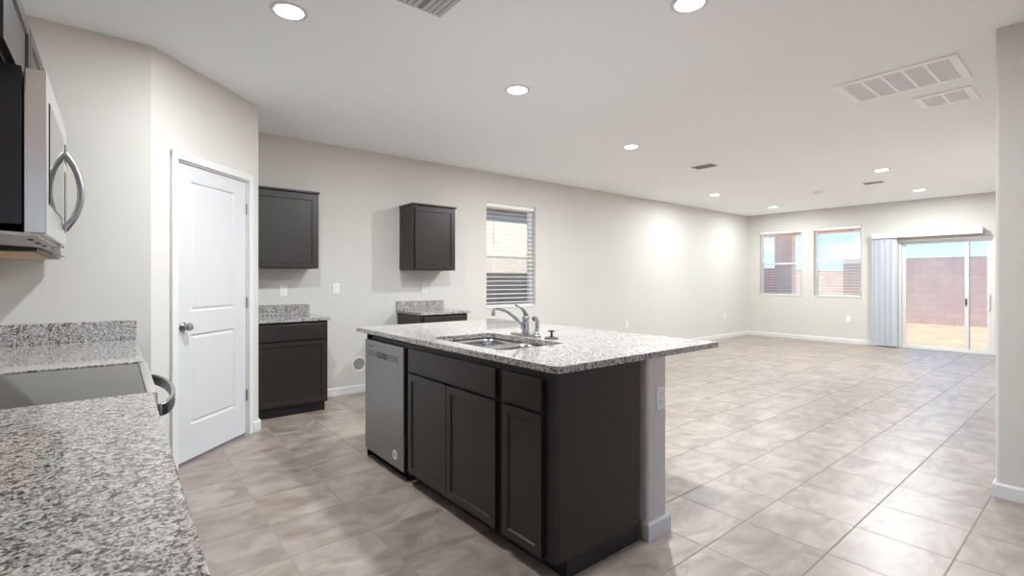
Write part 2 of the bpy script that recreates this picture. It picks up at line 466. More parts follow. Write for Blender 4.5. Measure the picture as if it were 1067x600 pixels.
# pantry: wall facing the camera, diagonal wall with the door, return wall
P0, P1 = Vector((0.169, 3.839)), Vector((0.951, 4.621))
b = bmesh.new(); prism(b, [(-0.58, 3.839), (0.168, 3.839), (0.016, 3.991), (-0.58, 3.991)], 0, H)
struct('wall_kitchen', b, 'wall', 'greige wall at the end of the range counter', 'wall')
DL = (P1 - P0).length
DO = (0.203, 0.957, 0, 2.095)           # opening along the diagonal
dm = Matrix.Translation((P0.x, P0.y, 0)) @ Matrix.Rotation(PI / 4, 4, 'Z')
b = bmesh.new(); wall_panels(b, 'x', 0, 0.12, 0.0, DL, 0, H, [DO])
ed = [e for e in b.edges if abs(e.verts[0].co.z - e.verts[1].co.z) > 0.1 and abs(e.verts[0].co.y) < 1e-4 and abs(e.verts[1].co.y) < 1e-4
      and e.verts[0].co.x > DL - 1e-4]
bmesh.ops.bevel(b, geom=ed, offset=0.016, segments=4, profile=0.5, affect='EDGES')
o = struct('wall_pantry', b, 'wall', 'diagonal wall across the corner holding the white pantry door', 'wall')
o.matrix_world = dm
b = bmesh.new(); bx(b, 0.831, 0.951, 4.66, YB, 0, H)
struct('wall_pantry_side', b, 'wall', 'short return wall between the pantry door and the dark cabinets', 'wall')

# right wall: L-shaped, rounded at its free corner
b = bmesh.new()
prism(b, round_poly([(4.04, 0.454), (4.04, -4.0), (4.18, -4.0), (4.18, 0.30), (XW + 0.16, 0.30), (XW + 0.16, 0.454)][::-1][::-1][:2] +
                    [(4.18, -4.0), (4.18, 0.30), (XW, 0.30), (XW, 0.454)], [0.02, 0, 0, 0, 0, 0], 5), 0, H)
struct('wall_right', b, 'wall', 'greige wall at the right edge with a rounded corner', 'wall', True)

# island half wall
b = bmesh.new(); prism(b, round_poly([(2.035, 1.452), (2.195, 1.452), (2.195, 3.50), (2.035, 3.50)], [0.02, 0.02, 0, 0], 5), 0, 0.889)
struct('wall_island', b, 'wall', 'low greige half wall along the back of the island', 'half wall', True)

# baseboards
def baseboard(name, pts, label, h=0.085, t=0.014):
    """run of skirting along the polyline; board lies to the left of the direction of travel"""
    P = [Vector(p) for p in pts]; n = len(P); off = []
    for i in range(n):
        d0 = (P[i] - P[i - 1]).normalized() if i else (P[1] - P[0]).normalized()
        d1 = (P[i + 1] - P[i]).normalized() if i < n - 1 else d0
        n0, n1 = Vector((-d0.y, d0.x)), Vector((-d1.y, d1.x))
        off.append(P[i] + (n0 + n1) / (1 + n0.dot(n1)) * t)
    off2 = [p + (o_ - p) * 0.45 for p, o_ in zip(P, off)]
    bm = bmesh.new(); rows = []
    for lst, z in ((P, 0.0), (off, 0.0), (off, h - 0.012), (off2, h), (P, h)):
        rows.append([bm.verts.new((q.x, q.y, z)) for q in lst])
    for a, c in zip(rows, rows[1:] + rows[:1]):
        for i in range(n - 1): bm.faces.new((a[i], a[i + 1], c[i + 1], c[i]))
    for i in (0, n - 1): bm.faces.new([r[i] for r in rows])
    bmesh.ops.recalc_face_normals(bm, faces=bm.faces[:])
    return struct(name, bm, 'trim', label, 'baseboard')
baseboard('baseboard_back', [(2.60, YB), (1.65, YB)], 'white baseboard in the empty fridge gap between the two dark base cabinets')
baseboard('baseboard_window', [(XW, 2.70), (XW, YB), (3.30, YB)], 'white baseboard along the living room walls round the far corner')
u = (P1 - P0).normalized()
q = P0 + u * 1.02
baseboard('baseboard_pantry', [(0.951, 4.80), (P1.x, P1.y + 0.0), (q.x, q.y)], 'short white baseboard piece right of the pantry door casing')
baseboard('baseboard_right', [(4.04, -3.9), (4.04, 0.454), (11.4, 0.454)], 'white baseboard along the right wall and round its corner')
baseboard('baseboard_island', [(2.20, 3.50), (2.195, 1.452), (2.035, 1.452)][::-1], 'white baseboard wrapping the end of the island half wall') if False else None
baseboard('baseboard_island', [(2.035, 1.475), (2.035, 1.452), (2.195, 1.452), (2.195, 3.50)][::-1], 'white baseboard wrapping the end of the island half wall')

# ------------------------------------------------------------------ pantry door (local x along the diagonal, -y towards the room)
pd = thing('door_1', 'white two-panel pantry door closed in the diagonal wall', 'door', (P0.x, P0.y, 0), PI / 4, kind='structure')
b = bmesh.new()
for x0, x1 in ((DO[0] - 0.05, DO[0] + 0.001), (DO[1] - 0.001, DO[1] + 0.05)):
    bx(b, x0, x1, -0.018, -0.0005, 0, DO[3] + 0.05, 0.004)
bx(b, DO[0] - 0.05, DO[1] + 0.05, -0.0185, -0.0005, DO[3] - 0.001, DO[3] + 0.0505, 0.004)
obj('casing', b, 'trim', pd)
b = bmesh.new()
bx(b, DO[0], DO[0] + 0.009, 0.0, 0.12, 0, DO[3]); bx(b, DO[1] - 0.009, DO[1], 0.0, 0.12, 0, DO[3]); bx(b, DO[0] + 0.009, DO[1] - 0.009, 0.0, 0.12, DO[3] - 0.012, DO[3])
obj('jamb', b, 'trim', pd)
def panel_door(x0, x1, z0, z1, panels, y0, t):
    bm = bmesh.new()
    Xs = sorted({x0, x1, *[p[0] for p in panels], *[p[1] for p in panels]}); Zs = sorted({z0, z1, *[p[2] for p in panels], *[p[3] for p in panels]})
    g = [[bm.verts.new((x, y0, z)) for x in Xs] for z in Zs]
    pf, allf = [], []
    for j in range(len(Zs) - 1):
        for i in range(len(Xs) - 1):
            f = bm.faces.new((g[j][i], g[j][i + 1], g[j + 1][i + 1], g[j + 1][i])); allf.append(f)
            if any(p[0] - 1e-5 <= Xs[i] and Xs[i + 1] <= p[1] + 1e-5 and p[2] - 1e-5 <= Zs[j] and Zs[j + 1] <= p[3] + 1e-5 for p in panels): pf.append(f)
    ex = bmesh.ops.extrude_face_region(bm, geom=allf, use_keep_orig=True)
    for v in ex['geom']:
        if isinstance(v, bmesh.types.BMVert): v.co.y = y0 + t
    bmesh.ops.recalc_face_normals(bm, faces=bm.faces[:])
    bmesh.ops.inset_individual(bm, faces=pf, thickness=0.016, depth=-0.009)
    bmesh.ops.inset_individual(bm, faces=pf, thickness=0.006, depth=0.0)
    bmesh.ops.inset_individual(bm, faces=pf, thickness=0.022, depth=0.006)
    return bm
sx0, sx1 = DO[0] + 0.012, DO[1] - 0.012
slab = obj('slab', panel_door(sx0, sx1, 0.022, DO[3] - 0.016, [(sx0 + 0.135, sx1 - 0.135, 0.26, 0.895), (sx0 + 0.135, sx1 - 0.135, 1.055, 1.97)], 0.012, 0.036), 'door', pd)
b = bmesh.new(); kx, kz = sx0 + 0.058, 0.955
lathe(b, [(0, 0.0), (0.032, 0.0), (0.032, -0.006), (0.02, -0.012), (0.012, -0.016), (0.012, -0.03), (0.022, -0.036), (0.029, -0.046), (0.029, -0.055), (0.022, -0.064), (0, -0.067)], (kx, 0.0115, kz), 28, 'y')
obj('door_knob', b, 'nickel', slab, True)
for z in (0.33, 1.09, 1.86):
    b = bmesh.new(); lathe(b, [(0, -0.045), (0.007, -0.045), (0.007, 0.045), (0, 0.045)], (sx1 + 0.004, 0.006, z), 12)
    obj('hinge', b, 'nickel', pd, True)

# ------------------------------------------------------------------ windows
def window(name, rect, axis, c, label, slat_tilt, cord_side, with_screen=True):
    """vinyl single-hung window in a wall opening; c = inner wall face; depth runs outwards"""
    a0, a1, z0, z1 = rect
    root = thing(name, label, 'window', ((a0 + a1) / 2, c, z0) if axis == 'x' else (c, (a0 + a1) / 2, z0), 0 if axis == 'x' else -PI / 2, kind='structure')
    w, h = a1 - a0, z1 - z0; x0, x1 = -w / 2 + 0.001, w / 2 - 0.001
    fy0, fy1 = 0.085, 0.14; fw = 0.045
    b = bmesh.new()
    bx(b, x0, x0 + fw, fy0, fy1, 0.001, h - 0.001, 0.004); bx(b, x1 - fw, x1, fy0, fy1, 0.001, h - 0.001, 0.004)
    bx(b, x0 + fw, x1 - fw, fy0, fy1, 0.001, fw, 0.004); bx(b, x0 + fw, x1 - fw, fy0, fy1, h - fw, h - 0.001, 0.004)
    obj('window_frame', b, 'vinyl', root)
    b = bmesh.new(); mz = h * 0.495
    bx(b, x0 + fw, x1 - fw, 0.092, 0.132, mz - 0.02, mz + 0.02, 0.003); obj('meeting_rail', b, 'vinyl', root)
    for nm, q0, q1, y in (('pane', mz + 0.021, h - fw - 0.001, 0.122), ('pane', fw + 0.001, mz - 0.021, 0.106)):
        b = bmesh.new(); bx(b, x0 + fw + 0.001, x1 - fw - 0.001, y, y + 0.004, q0, q1); obj(nm, b, 'glass', root)
    if with_screen:
        b = bmesh.new(); bx(b, x0 + fw + 0.001, x1 - fw - 0.001, 0.1275, 0.1285, fw + 0.001, mz - 0.022); obj('insect_screen', b, 'screen', root)
    b = bmesh.new(); bx(b, x0, x1, -0.012, 0.084, 0.0005, 0.016, 0.004); obj('window_sill', b, 'vinyl', root)
    return root

def blind(rect, axis, c, label, tilt, pitch=0.06):
    a0, a1, z0, z1 = rect
    root = thing('window_blind', label, 'blind', ((a0 + a1) / 2, c + 0.04, z0) if axis == 'x' else (c + 0.04, (a0 + a1) / 2, z0), 0 if axis == 'x' else -PI / 2, 'horizontal blinds inside the windows')
    w, h = a1 - a0, z1 - z0; x0, x1 = -w / 2 + 0.012, w / 2 - 0.012
    b = bmesh.new(); bx(b, x0, x1, -0.028, 0.028, h - 0.055, h - 0.002, 0.003); obj('headrail', b, 'slat', root)
    b = bmesh.new(); bx(b, x0, x1, -0.024, 0.024, 0.022, 0.04, 0.004); obj('bottom_rail', b, 'slat', root)
    b = bmesh.new(); z = 0.075; ct, st = math.cos(tilt), math.sin(tilt)
    while z < h - 0.075:
        prof = [(-0.025, 0), (0, 0.002), (0.025, 0)]
        up = [(y * ct, z + y * st + k + 0.0013) for y, k in prof]; dn = [(y * ct, z + y * st + k - 0.0013) for y, k in prof][::-1]
        ring = up + dn
        A = [b.verts.new((x0 + 0.003, y, q)) for y, q in ring]; B = [b.verts.new((x1 - 0.003, y, q)) for y, q in ring]
        for i in range(6): b.faces.new((A[i], A[(i + 1) % 6], B[(i + 1) % 6], B[i]))
        b.faces.new(A[::-1]); b.faces.new(B); z += pitch
    bmesh.ops.recalc_face_normals(b, faces=b.faces[:])
    obj('slats', b, 'slat', root)
    b = bmesh.new()
    for x in (x0 + 0.13, x1 - 0.13): tube(b, [(x, -0.0265, 0.03), (x, -0.0265, h - 0.05)], 0.0009, 6)
    obj('ladder_cords', b, 'slat', root)
    b = bmesh.new(); tube(b, [(x0 + 0.11, -0.035, h - 0.06), (x0 + 0.112, -0.037, h - 0.62)], 0.0035, 8); obj('wand', b, 'handle', root)
    return root
window('window_1', WIN_S, 'x', YB, 'white framed window in the long wall above the faucet', 0.3, 0)
window('window_2', WIN_A, 'y', XW, 'white framed far window nearest the room corner, patio column outside', 0, 0)
window('window_3', WIN_B, 'y', XW, 'white framed far window between the corner window and the sliding door', 0, 0)
blind(WIN_S, 'x', YB, 'white horizontal blind tilted shut a little, in the window above the faucet', 0.16)
blind(WIN_A, 'y', XW, 'open white horizontal blind in the far window nearest the corner', 0.0)
blind(WIN_B, 'y', XW, 'open white horizontal blind in the far window next to the vertical blind', 0.0)

# sliding glass door (local x runs towards -world y, local y outwards)
dw_, dh_ = DOOR[1] - DOOR[0], DOOR[3]
sd = thing('door_2', 'sliding glass patio door in the far wall', 'door', (XW, DOOR[1], 0), -PI / 2, kind='structure')
b = bmesh.new()
bx(b, 0.001, 0.04, 0.03, 0.13, 0.0, dh_ - 0.001, 0.004); bx(b, dw_ - 0.04, dw_ - 0.001, 0.03, 0.13, 0.0, dh_ - 0.001, 0.004)
bx(b, 0.04, dw_ - 0.04, 0.03, 0.13, dh_ - 0.05, dh_ - 0.001, 0.004); bx(b, 0.04, dw_ - 0.04, 0.02, 0.14, 0.0005, 0.035, 0.004)
obj('door_frame', b, 'alum', sd)
def leaf(nm, x0, x1, y, handle):
    b = bmesh.new(); z0, z1, s = 0.037, dh_ - 0.052, 0.055
    bx(b, x0, x0 + s, y, y + 0.035, z0, z1, 0.003); bx(b, x1 - s, x1, y, y + 0.035, z0, z1, 0.003)
    bx(b, x0 + s, x1 - s, y, y + 0.035, z0, z0 + 0.035, 0.003); bx(b, x0 + s, x1 - s, y, y + 0.035, z1 - 0.04, z1, 0.003)
    p = obj(nm, b, 'alum', sd)
    b = bmesh.new(); bx(b, x0 + s + 0.001, x1 - s - 0.001, y + 0.015, y + 0.02, z0 + 0.036, z1 - 0.041); obj('pane', b, 'glass', p)
    return p
lf = leaf('fixed_panel', 0.042, 0.985, 0.085, False)
sl = leaf('sliding_panel', 0.925, dw_ - 0.042, 0.042, True)
b = bmesh.new(); bx(b, 0.932, 0.955, 0.018, 0.0415, 0.83, 0.95, 0.004); obj('latch', b, 'slot', sl)
b = bmesh.new(); bx(b, dw_ - 0.085, dw_ - 0.06, 0.012, 0.0415, 0.75, 1.05, 0.008); obj('door_handle', b, 'alum', sl)

# vertical blind stacked open at the left of the glass door
vb = thing('vertical_blind', 'blue grey vertical blind stacked open beside the glass door under a white valance', 'blind', (XW - 0.10, 2.985, 0))
b = bmesh.new()
x0, x1, y0, y1 = -0.06, 0.098, -1.555, 0.0
bx(b, x0, x0 + 0.012, y0, y1, 2.065, 2.168, 0.002)
bx(b, x0 + 0.0122, x1, y0, y0 + 0.012, 2.065, 2.168); bx(b, x0 + 0.0122, x1, y1 - 0.012, y1, 2.065, 2.168)
bx(b, x0 + 0.0122, x1, y0 + 0.0122, y1 - 0.0122, 2.156, 2.168)
obj('valance', b, 'trim', vb)
box('headrail', (-0.02, 0.025, -1.53, -0.02, 2.10, 2.14), 'alum', vb, 0.003)
for k in range(13):
    b = bmesh.new(); cy = -0.03 - k * 0.0265; a = math.radians(52 + 9 * math.sin(k * 1.9))
    up, dn = [], []
    for i in range(7):
        s = (i / 6 - 0.5); bow = 0.008 * (1 - 4 * s * s)
        px, py = s * 0.089, bow
        for lst, e in ((up, 0.0008), (dn, -0.0008)):
            q = py + e
            lst.append((px * math.cos(a + PI / 2) - q * math.sin(a + PI / 2), cy + px * math.sin(a + PI / 2) + q * math.cos(a + PI / 2)))
    prism(b, up + dn[::-1], 0.025, 2.085)
    obj('vane', b, 'vane', vb, True)

# ------------------------------------------------------------------ cabinets (local: x along width, front at y=0 facing -y)
def shaker(x0, x1, z0, z1, rail=0.056, t=0.019, y=0.0):
    bm = bmesh.new(); bx(bm, x0, x1, y - t, y - 0.0005, z0, z1)
    f = [f for f in bm.faces if f.normal.y < -0.9]
    bm.normal_update(); f = [f for f in bm.faces if f.normal.y < -0.9]
    bmesh.ops.inset_individual(bm, faces=f, thickness=rail, depth=0)
    bmesh.ops.inset_individual(bm, faces=f, thickness=0.006, depth=-0.008)
    return bm
def slabfront(x0, x1, z0, z1, t=0.019, y=0.0):
    bm = bmesh.new(); bx(bm, x0, x1, y - t, y - 0.0005, z0, z1, 0.003); return bm

def upper_cabinet(label, loc, rz, w, z0, z1, depth, doors, group, lip=0.008, under=None):
    r = thing('upper_cabinet', label, 'cabinet', (loc[0], loc[1], z0), rz, group)
    h = z1 - z0
    box('carcass', (0, w, 0, depth, 0, h), 'cab', r, 0.001)
    for x0, x1 in doors: obj('cabinet_door', shaker(x0, x1, 0.012, h - 0.028), 'cab', r)
    if lip: box('crown_strip', (-lip, w + lip, -0.026, depth - 0.0, h + 0.0005, h + 0.02), 'cab', r, 0.003)
    if under: box('underside_panel', (0.012, w - 0.012, 0.02, depth - 0.01, -0.004, -0.0005), under, r)
    return r
U = 'dark shaker wall cabinets in the fridge nook'
upper_cabinet('dark brown wall cabinet beside the pantry, above the left granite counter', (0.955, 5.10), 0, 0.642, 1.392, 2.145, 0.327, [(0.028, 0.614)], U)
upper_cabinet('dark brown wall cabinet with visible side, right of the fridge gap', (2.648, 5.10), 0, 0.58, 1.392, 2.145, 0.327, [(0.028, 0.552)], U)
U = 'dark shaker wall cabinets on the range wall'
upper_cabinet('short dark wall cabinet directly above the microwave', (-0.25, 1.830), PI / 2, 0.914, 1.905, 2.175, 0.328, [(0.012, 0.526), (0.540, 0.902)], U, lip=0.0)
upper_cabinet('dark wall cabinet behind the microwave with pale plywood underside', (-0.25, 2.75), PI / 2, 1.02, 1.395, 2.175, 0.328, [(0.012, 0.50), (0.52, 1.008)], U, lip=0.0, under='maple')

def base_cabinet(label, loc, rz, w, depth, group, bays, top=0.884, toe=0.10, toe_in=0.07, name='base_cabinet', side_toe=False):
    """bays: list of (x0, x1, [drawer spans], [door spans])"""
    r = thing(name, label, 'cabinet', (loc[0], loc[1], 0), rz, group)
    box('carcass', (0, w, 0.0205, depth, toe, top), 'cab', r, 0.001)
    box('face_frame', (0.0005, w - 0.0005, 0, 0.02, toe, top), 'cab_dark', r, 0.001)  # near-black: shade of the gaps between doors is put into its colour
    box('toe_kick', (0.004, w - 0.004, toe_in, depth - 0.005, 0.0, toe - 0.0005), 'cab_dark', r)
    for x0, x1, z0, z1 in bays['drawers']: obj('drawer_front', slabfront(x0, x1, z0, z1), 'cab', r)
    for x0, x1, z0, z1 in bays['doors']: obj('cabinet_door', shaker(x0, x1, z0, z1), 'cab', r)
    return r
def countertop(label, poly, z0, z1, group=None, splash=None, holes=(), radii=None):
    b = bmesh.new()
    xs = [p[0] for p in poly]; ys = [p[1] for p in poly]
    cx, cy = (min(xs) + max(xs)) / 2, (min(ys) + max(ys)) / 2
    r = thing('countertop', label, 'countertop', (cx, cy, z0), 0, group)
    loc = [(x - cx, y - cy) for x, y in poly]
    if radii: loc = round_poly(loc, radii, 6)
    prism(b, loc, 0, z1 - z0, [[(x - cx, y - cy) for x, y in h] for h in holes])
    o = obj('granite_slab', b, 'granite', r)
    md = o.modifiers.new('eased_edge', 'BEVEL'); md.width = 0.004; md.segments = 2; md.limit_method = 'ANGLE'; md.angle_limit = math.radians(60)
    if splash:
        x0, x1, y0, y1, h = splash
        box('backsplash', (x0 - cx, x1 - cx, y0 - cy, y1 - cy, z1 - z0 + 0.0003, z1 - z0 + h), 'granite', r, 0.002)
    return r
G = 'granite counters'
# fridge nook
B_ = 'dark base cabinets in the fridge nook'
base_cabinet('dark brown base cabinet next to the pantry, left of the fridge gap', (0.955, 4.845), 0, 0.648, 0.58, B_,
             {'drawers': [(0.03, 0.628, 0.715, 0.862)], 'doors': [(0.03, 0.628, 0.115, 0.70)]})
countertop('small granite counter with backsplash beside the pantry door', [(0.953, 4.815), (1.622, 4.815), (1.622, 5.428), (0.953, 5.428)], 0.886, 0.916, G,
           (0.954, 1.60, 5.408, 5.428, 0.105))
base_cabinet('dark brown base cabinet mostly hidden behind the island, right of the fridge gap', (2.625, 4.845), 0, 0.61, 0.58, B_,
             {'drawers': [(0.025, 0.585, 0.715, 0.862)], 'doors': [(0.025, 0.585, 0.115, 0.70)]})
countertop('small granite counter with backsplash behind the island', [(2.605, 4.815), (3.262, 4.815), (3.262, 5.428), (2.605, 5.428)], 0.886, 0.916, G,
           (2.61, 3.255, 5.408, 5.428, 0.105))
# range wall
B2 = 'dark base cabinets on the range wall'
FX = 0.072
base_cabinet('dark base cabinet under the big foreground granite counter', (FX, -0.55), PI / 2, 2.52, 0.645, B2,
             {'drawers': [(0.03 + k * 0.62, 0.61 + k * 0.62, 0.715, 0.862) for k in range(4)], 'doors': [(0.03 + k * 0.62, 0.61 + k * 0.62, 0.115, 0.70) for k in range(4)]})
countertop('large granite counter filling the lower left foreground, this side of the range', [(-0.578, -0.56), (0.092, -0.56), (0.092, 1.980), (-0.578, 1.980)], 0.886, 0.914, G,
           (-0.578, -0.558, -0.56, 1.978, 0.115))
base_cabinet('dark base cabinet between the range and the pantry corner wall', (FX, 2.752), PI / 2, 1.082, 0.645, B2,
             {'drawers': [(0.03, 0.53, 0.715, 0.862), (0.55, 1.05, 0.715, 0.862)], 'doors': [(0.03, 0.53, 0.115, 0.70), (0.55, 1.05, 0.115, 0.70)]})
countertop('granite counter beyond the range with backsplash against the pantry corner wall', [(-0.578, 2.750), (0.098, 2.750), (0.098, 3.836), (-0.578, 3.836)], 0.886, 0.914, G,
           (-0.557, 0.098, 3.816, 3.836, 0.117))

# island
IF, IE = 1.425, 1.475
B3 = 'cabinets of the kitchen island'
islx = lambda y0, y1, Y: (Y - y1, Y - y0)
Y1 = 1.845; w1 = Y1 - IE
base_cabinet('narrow island cabinet with one drawer, at the end nearest the camera', (IF, Y1), -PI / 2, w1, 0.575, B3,
             {'drawers': [(Y1 - 1.817, Y1 - 1.544, 0.715, 0.853)], 'doors': [(Y1 - 1.817, Y1 - 1.544, 0.088, 0.70)]}, top=0.890, toe=0.085)
Y2 = 2.808; w2 = Y2 - 1.8465
base_cabinet('wide island sink cabinet with two doors under the sink', (IF, Y2), -PI / 2, w2, 0.575, B3,
             {'drawers': [(Y2 - 2.765, Y2 - 1.869, 0.715, 0.853)], 'doors': [(Y2 - 2.765, Y2 - 2.320, 0.088, 0.70), (Y2 - 2.314, Y2 - 1.869, 0.088, 0.70)]}, top=0.690, toe=0.085)
sinkcab = C.objects[-1] if False else None
for o in list(C.objects):
    if o.get('label', '').startswith('wide island sink cabinet'): sinkcab = o
# open-topped upper part of the sink cabinet, leaving room for the bowls
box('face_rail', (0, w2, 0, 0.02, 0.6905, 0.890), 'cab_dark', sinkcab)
box('back_rail', (0, w2, 0.56, 0.575, 0.6905, 0.890), 'cab', sinkcab)
box('side_gable', (0, 0.012, 0.0205, 0.5595, 0.6905, 0.890), 'cab', sinkcab)
box('side_gable', (w2 - 0.012, w2, 0.0205, 0.5595, 0.6905, 0.890), 'cab', sinkcab)
ep = thing('island_end_panel', 'thin dark panel closing the far end of the island beside the dishwasher', 'panel', (IF, 3.432, 0))
box('panel', (0.0, 0.575, 0.0, 0.018, 0.0, 0.890), 'cab', ep, 0.001)

# sink cut-out, counter, bowls
SX0, SX1, SY0, SY1 = 1.51, 1.965, 1.95, 2.67
cut = round_poly([(SX0, SY0), (SX1, SY0), (SX1, SY1), (SX0, SY1)], 0.05, 6)
countertop('large granite island counter with sink cut-out and breakfast overhang', [(1.402, 1.440), (2.695, 1.440), (2.695, 3.600), (1.402, 3.600)], 0.892, 0.922, G,
           holes=[cut], radii=[0.045, 0.012, 0.012, 0.012])
sk = thing('kitchen_sink', 'undermount double-bowl stainless sink in the island counter', 'sink', (1.7375, 2.31, 0.70))
def bowl(y0, y1, x0, x1):
    bm = bmesh.new(); rings = []
    for inset, z, r in ((0.0, 0.1895, 0.055), (0.004, 0.16, 0.055), (0.008, 0.03, 0.05), (0.022, 0.008, 0.04), (0.05, 0.0, 0.03)):
        pl = round_poly([(x0 + inset, y0 + inset), (x1 - inset, y0 + inset), (x1 - inset, y1 - inset), (x0 + inset, y1 - inset)], r, 6)
        rings.append([bm.verts.new((x, y, z)) for x, y in pl])
    for a, c in zip(rings, rings[1:]):
        n = len(a)
        for i in range(n): bm.faces.new((a[i], c[i], c[(i + 1) % n], a[(i + 1) % n]))
    bm.faces.new(rings[-1])
    bmesh.ops.recalc_face_normals(bm, faces=bm.faces[:])
    for f in bm.faces: f.normal_flip()
    o = obj('bowl', bm, 'steel_sink', sk, True)
    md = o.modifiers.new('sheet', 'SOLIDIFY'); md.thickness = 0.0015
    b = bmesh.new(); lathe(b, [(0, 0.004), (0.02, 0.003), (0.036, 0.006), (0.042, 0.003), (0.042, 0.0)], ((x0 + x1) / 2 + 0.03, (y0 + y1) / 2, 0.0012), 24)
    obj('drain', b, 'chrome', o, True)
lx0, lx1 = SX0 - 1.7375 - 0.006, SX1 - 1.7375 + 0.006
bowl(0.012, SY1 - 2.31 + 0.006, lx0, lx1)
bowl(SY0 - 2.31 - 0.006, -0.012, lx0, lx1)
b = bmesh.new(); hx = [(lx0, 0.012), (lx1, 0.012), (lx1, 0.366), (lx0, 0.366)]
prism(b, [(lx0 - 0.015, -0.381), (lx1 + 0.015, -0.381), (lx1 + 0.015, 0.381), (lx0 - 0.015, 0.381)], 0.1885, 0.1905,
      [round_poly(hx, 0.055, 6), round_poly([(x, -y) for x, y in hx][::-1], 0.055, 6)])
obj('rim', b, 'steel_sink', sk)

# faucet
fz = 0.922; FXc, FYc = 2.04, 2.385
fa = thing('faucet', 'chrome single-lever kitchen faucet behind the island sink', 'faucet', (FXc, FYc, fz))
b = bmesh.new(); prism(b, round_poly([(-0.03, -0.135), (0.03, -0.135), (0.03, 0.135), (-0.03, 0.135)], 0.028, 8), 0.0004, 0.012)
o = obj('base_plate', b, 'chrome', fa, True); md = o.modifiers.new('edge', 'BEVEL'); md.width = 0.004; md.segments = 2; md.limit_method = 'ANGLE'
b = bmesh.new(); lathe(b, [(0, 0.0122), (0.028, 0.0122), (0.026, 0.02), (0.0235, 0.05), (0.0235, 0.098), (0.025, 0.108), (0.022, 0.122), (0.012, 0.13), (0, 0.131)], (0, 0, 0), 24)
obj('body', b, 'chrome', fa, True)
b = bmesh.new(); tube(b, smooth_path([(-0.018, 0.003, 0.045), (-0.06, 0.008, 0.098), (-0.115, 0.014, 0.142), (-0.17, 0.02, 0.168), (-0.215, 0.026, 0.177), (-0.232, 0.028, 0.172), (-0.236, 0.0285, 0.155)], 30), [0.012] * 8 + [0.0092] * 23, 14)
sp_ = obj('spout', b, 'chrome', fa, True)
b = bmesh.new(); lathe(b, [(0, 0), (0.012, 0), (0.012, 0.018), (0, 0.018)], (-0.2362, 0.0286, 0.1365), 16); obj('aerator', b, 'nickel', sp_, True)
b = bmesh.new(); tube(b, smooth_path([(0.004, 0, 0.124), (-0.006, 0.004, 0.15), (-0.024, 0.014, 0.172), (-0.052, 0.03, 0.192), (-0.062, 0.036, 0.195)], 20), [0.021, 0.02, 0.019, 0.018, 0.0165, 0.015, 0.014, 0.013, 0.012, 0.011, 0.0105, 0.010, 0.0095, 0.009, 0.009, 0.009, 0.009, 0.009, 0.009, 0.009, 0.007], 12, 0.7)
obj('lever', b, 'chrome', fa, True)
sy = thing('side_sprayer', 'chrome pull-out sprayer standing on the faucet base plate', 'sprayer', (FXc, FYc - 0.105, fz + 0.0125))
b = bmesh.new(); lathe(b, [(0, 0), (0.02, 0), (0.019, 0.012), (0.014, 0.018), (0, 0.019)], (0, 0, 0), 20); obj('collar', b, 'chrome', sy, True)
b = bmesh.new(); tube(b, smooth_path([(0.0, 0, 0.0195), (0.006, 0, 0.05), (0.006, 0, 0.08), (-0.002, 0.001, 0.094), (-0.014, 0.002, 0.102), (-0.024, 0.003, 0.1)], 20), [0.012] * 4 + [0.0135] * 9 + [0.0155] * 8, 14)
obj('spray_head', b, 'chrome', sy, True)
st = thing('sink_stopper', 'black rubber sink stopper with knob lying on the island counter', 'stopper', (2.06, 2.165, fz))
b = bmesh.new(); lathe(b, [(0, 0.0003), (0.043, 0.0003), (0.044, 0.005), (0.036, 0.009), (0.012, 0.011), (0, 0.011)], (0, 0, 0), 28); obj('disc', b, 'black_rubber', st, True)
b = bmesh.new(); lathe(b, [(0, 0.0112), (0.008, 0.0112), (0.007, 0.04), (0.02, 0.042), (0.022, 0.046), (0.018, 0.05), (0, 0.051)], (0, 0, 0), 20); obj('knob', b, 'black_rubber', st, True)

# dishwasher (local x runs towards -world y)
DW0, DW1 = 2.815, 3.428
dw = thing('dishwasher', 'stainless dishwasher built into the far end of the island front', 'dishwasher', (IF, DW1, 0), -PI / 2)
W = DW1 - DW0
box('tub', (0.004, W - 0.004, 0.021, 0.56, 0.09, 0.872), 'black', dw)
dd = box('door', (0.004, W - 0.004, -0.024, 0.02, 0.068, 0.852), 'steel_dw', dw, 0.004)
box('control_strip', (0.052, 0.535, -0.0255, -0.0242, 0.742, 0.784), 'steel_dark', dd)
b = bmesh.new(); bx(b, 0.218, 0.362, -0.0275, -0.0257, 0.742, 0.782, 0.0006); obj('display', b, 'display', dd)
b = bmesh.new()
for k, (a0, a1) in enumerate(((0.075, 0.088), (0.092, 0.1), (0.104, 0.116), (0.12, 0.128), (0.131, 0.143), (0.147, 0.156))): bx(b, a0, a1, -0.0249, -0.0242, 0.811, 0.8185 + 0.002 * (k == 0))
obj('wordmark', b, 'slot', dd)
b = bmesh.new(); lathe(b, [(0.031, 0.0), (0.031, -0.0008), (0.017, -0.0008), (0.017, 0.0)], (0.488, -0.0242, 0.148), 32, 'y')
bx(b, 0.484, 0.492, -0.0251, -0.0243, 0.134, 0.162)
obj('round_badge', b, 'plastic', dd)
box('toe_panel', (0.03, W - 0.03, 0.05, 0.065, 0.004, 0.088), 'black', dw)
for x in (0.012, W - 0.028): box('foot', (x, x + 0.016, 0.03, 0.06, 0.0, 0.089), 'black', dw)
box('toe_lip', (0.03, W - 0.03, 0.012, 0.049, 0.0, 0.014), 'cab_dark', dw, 0.002)

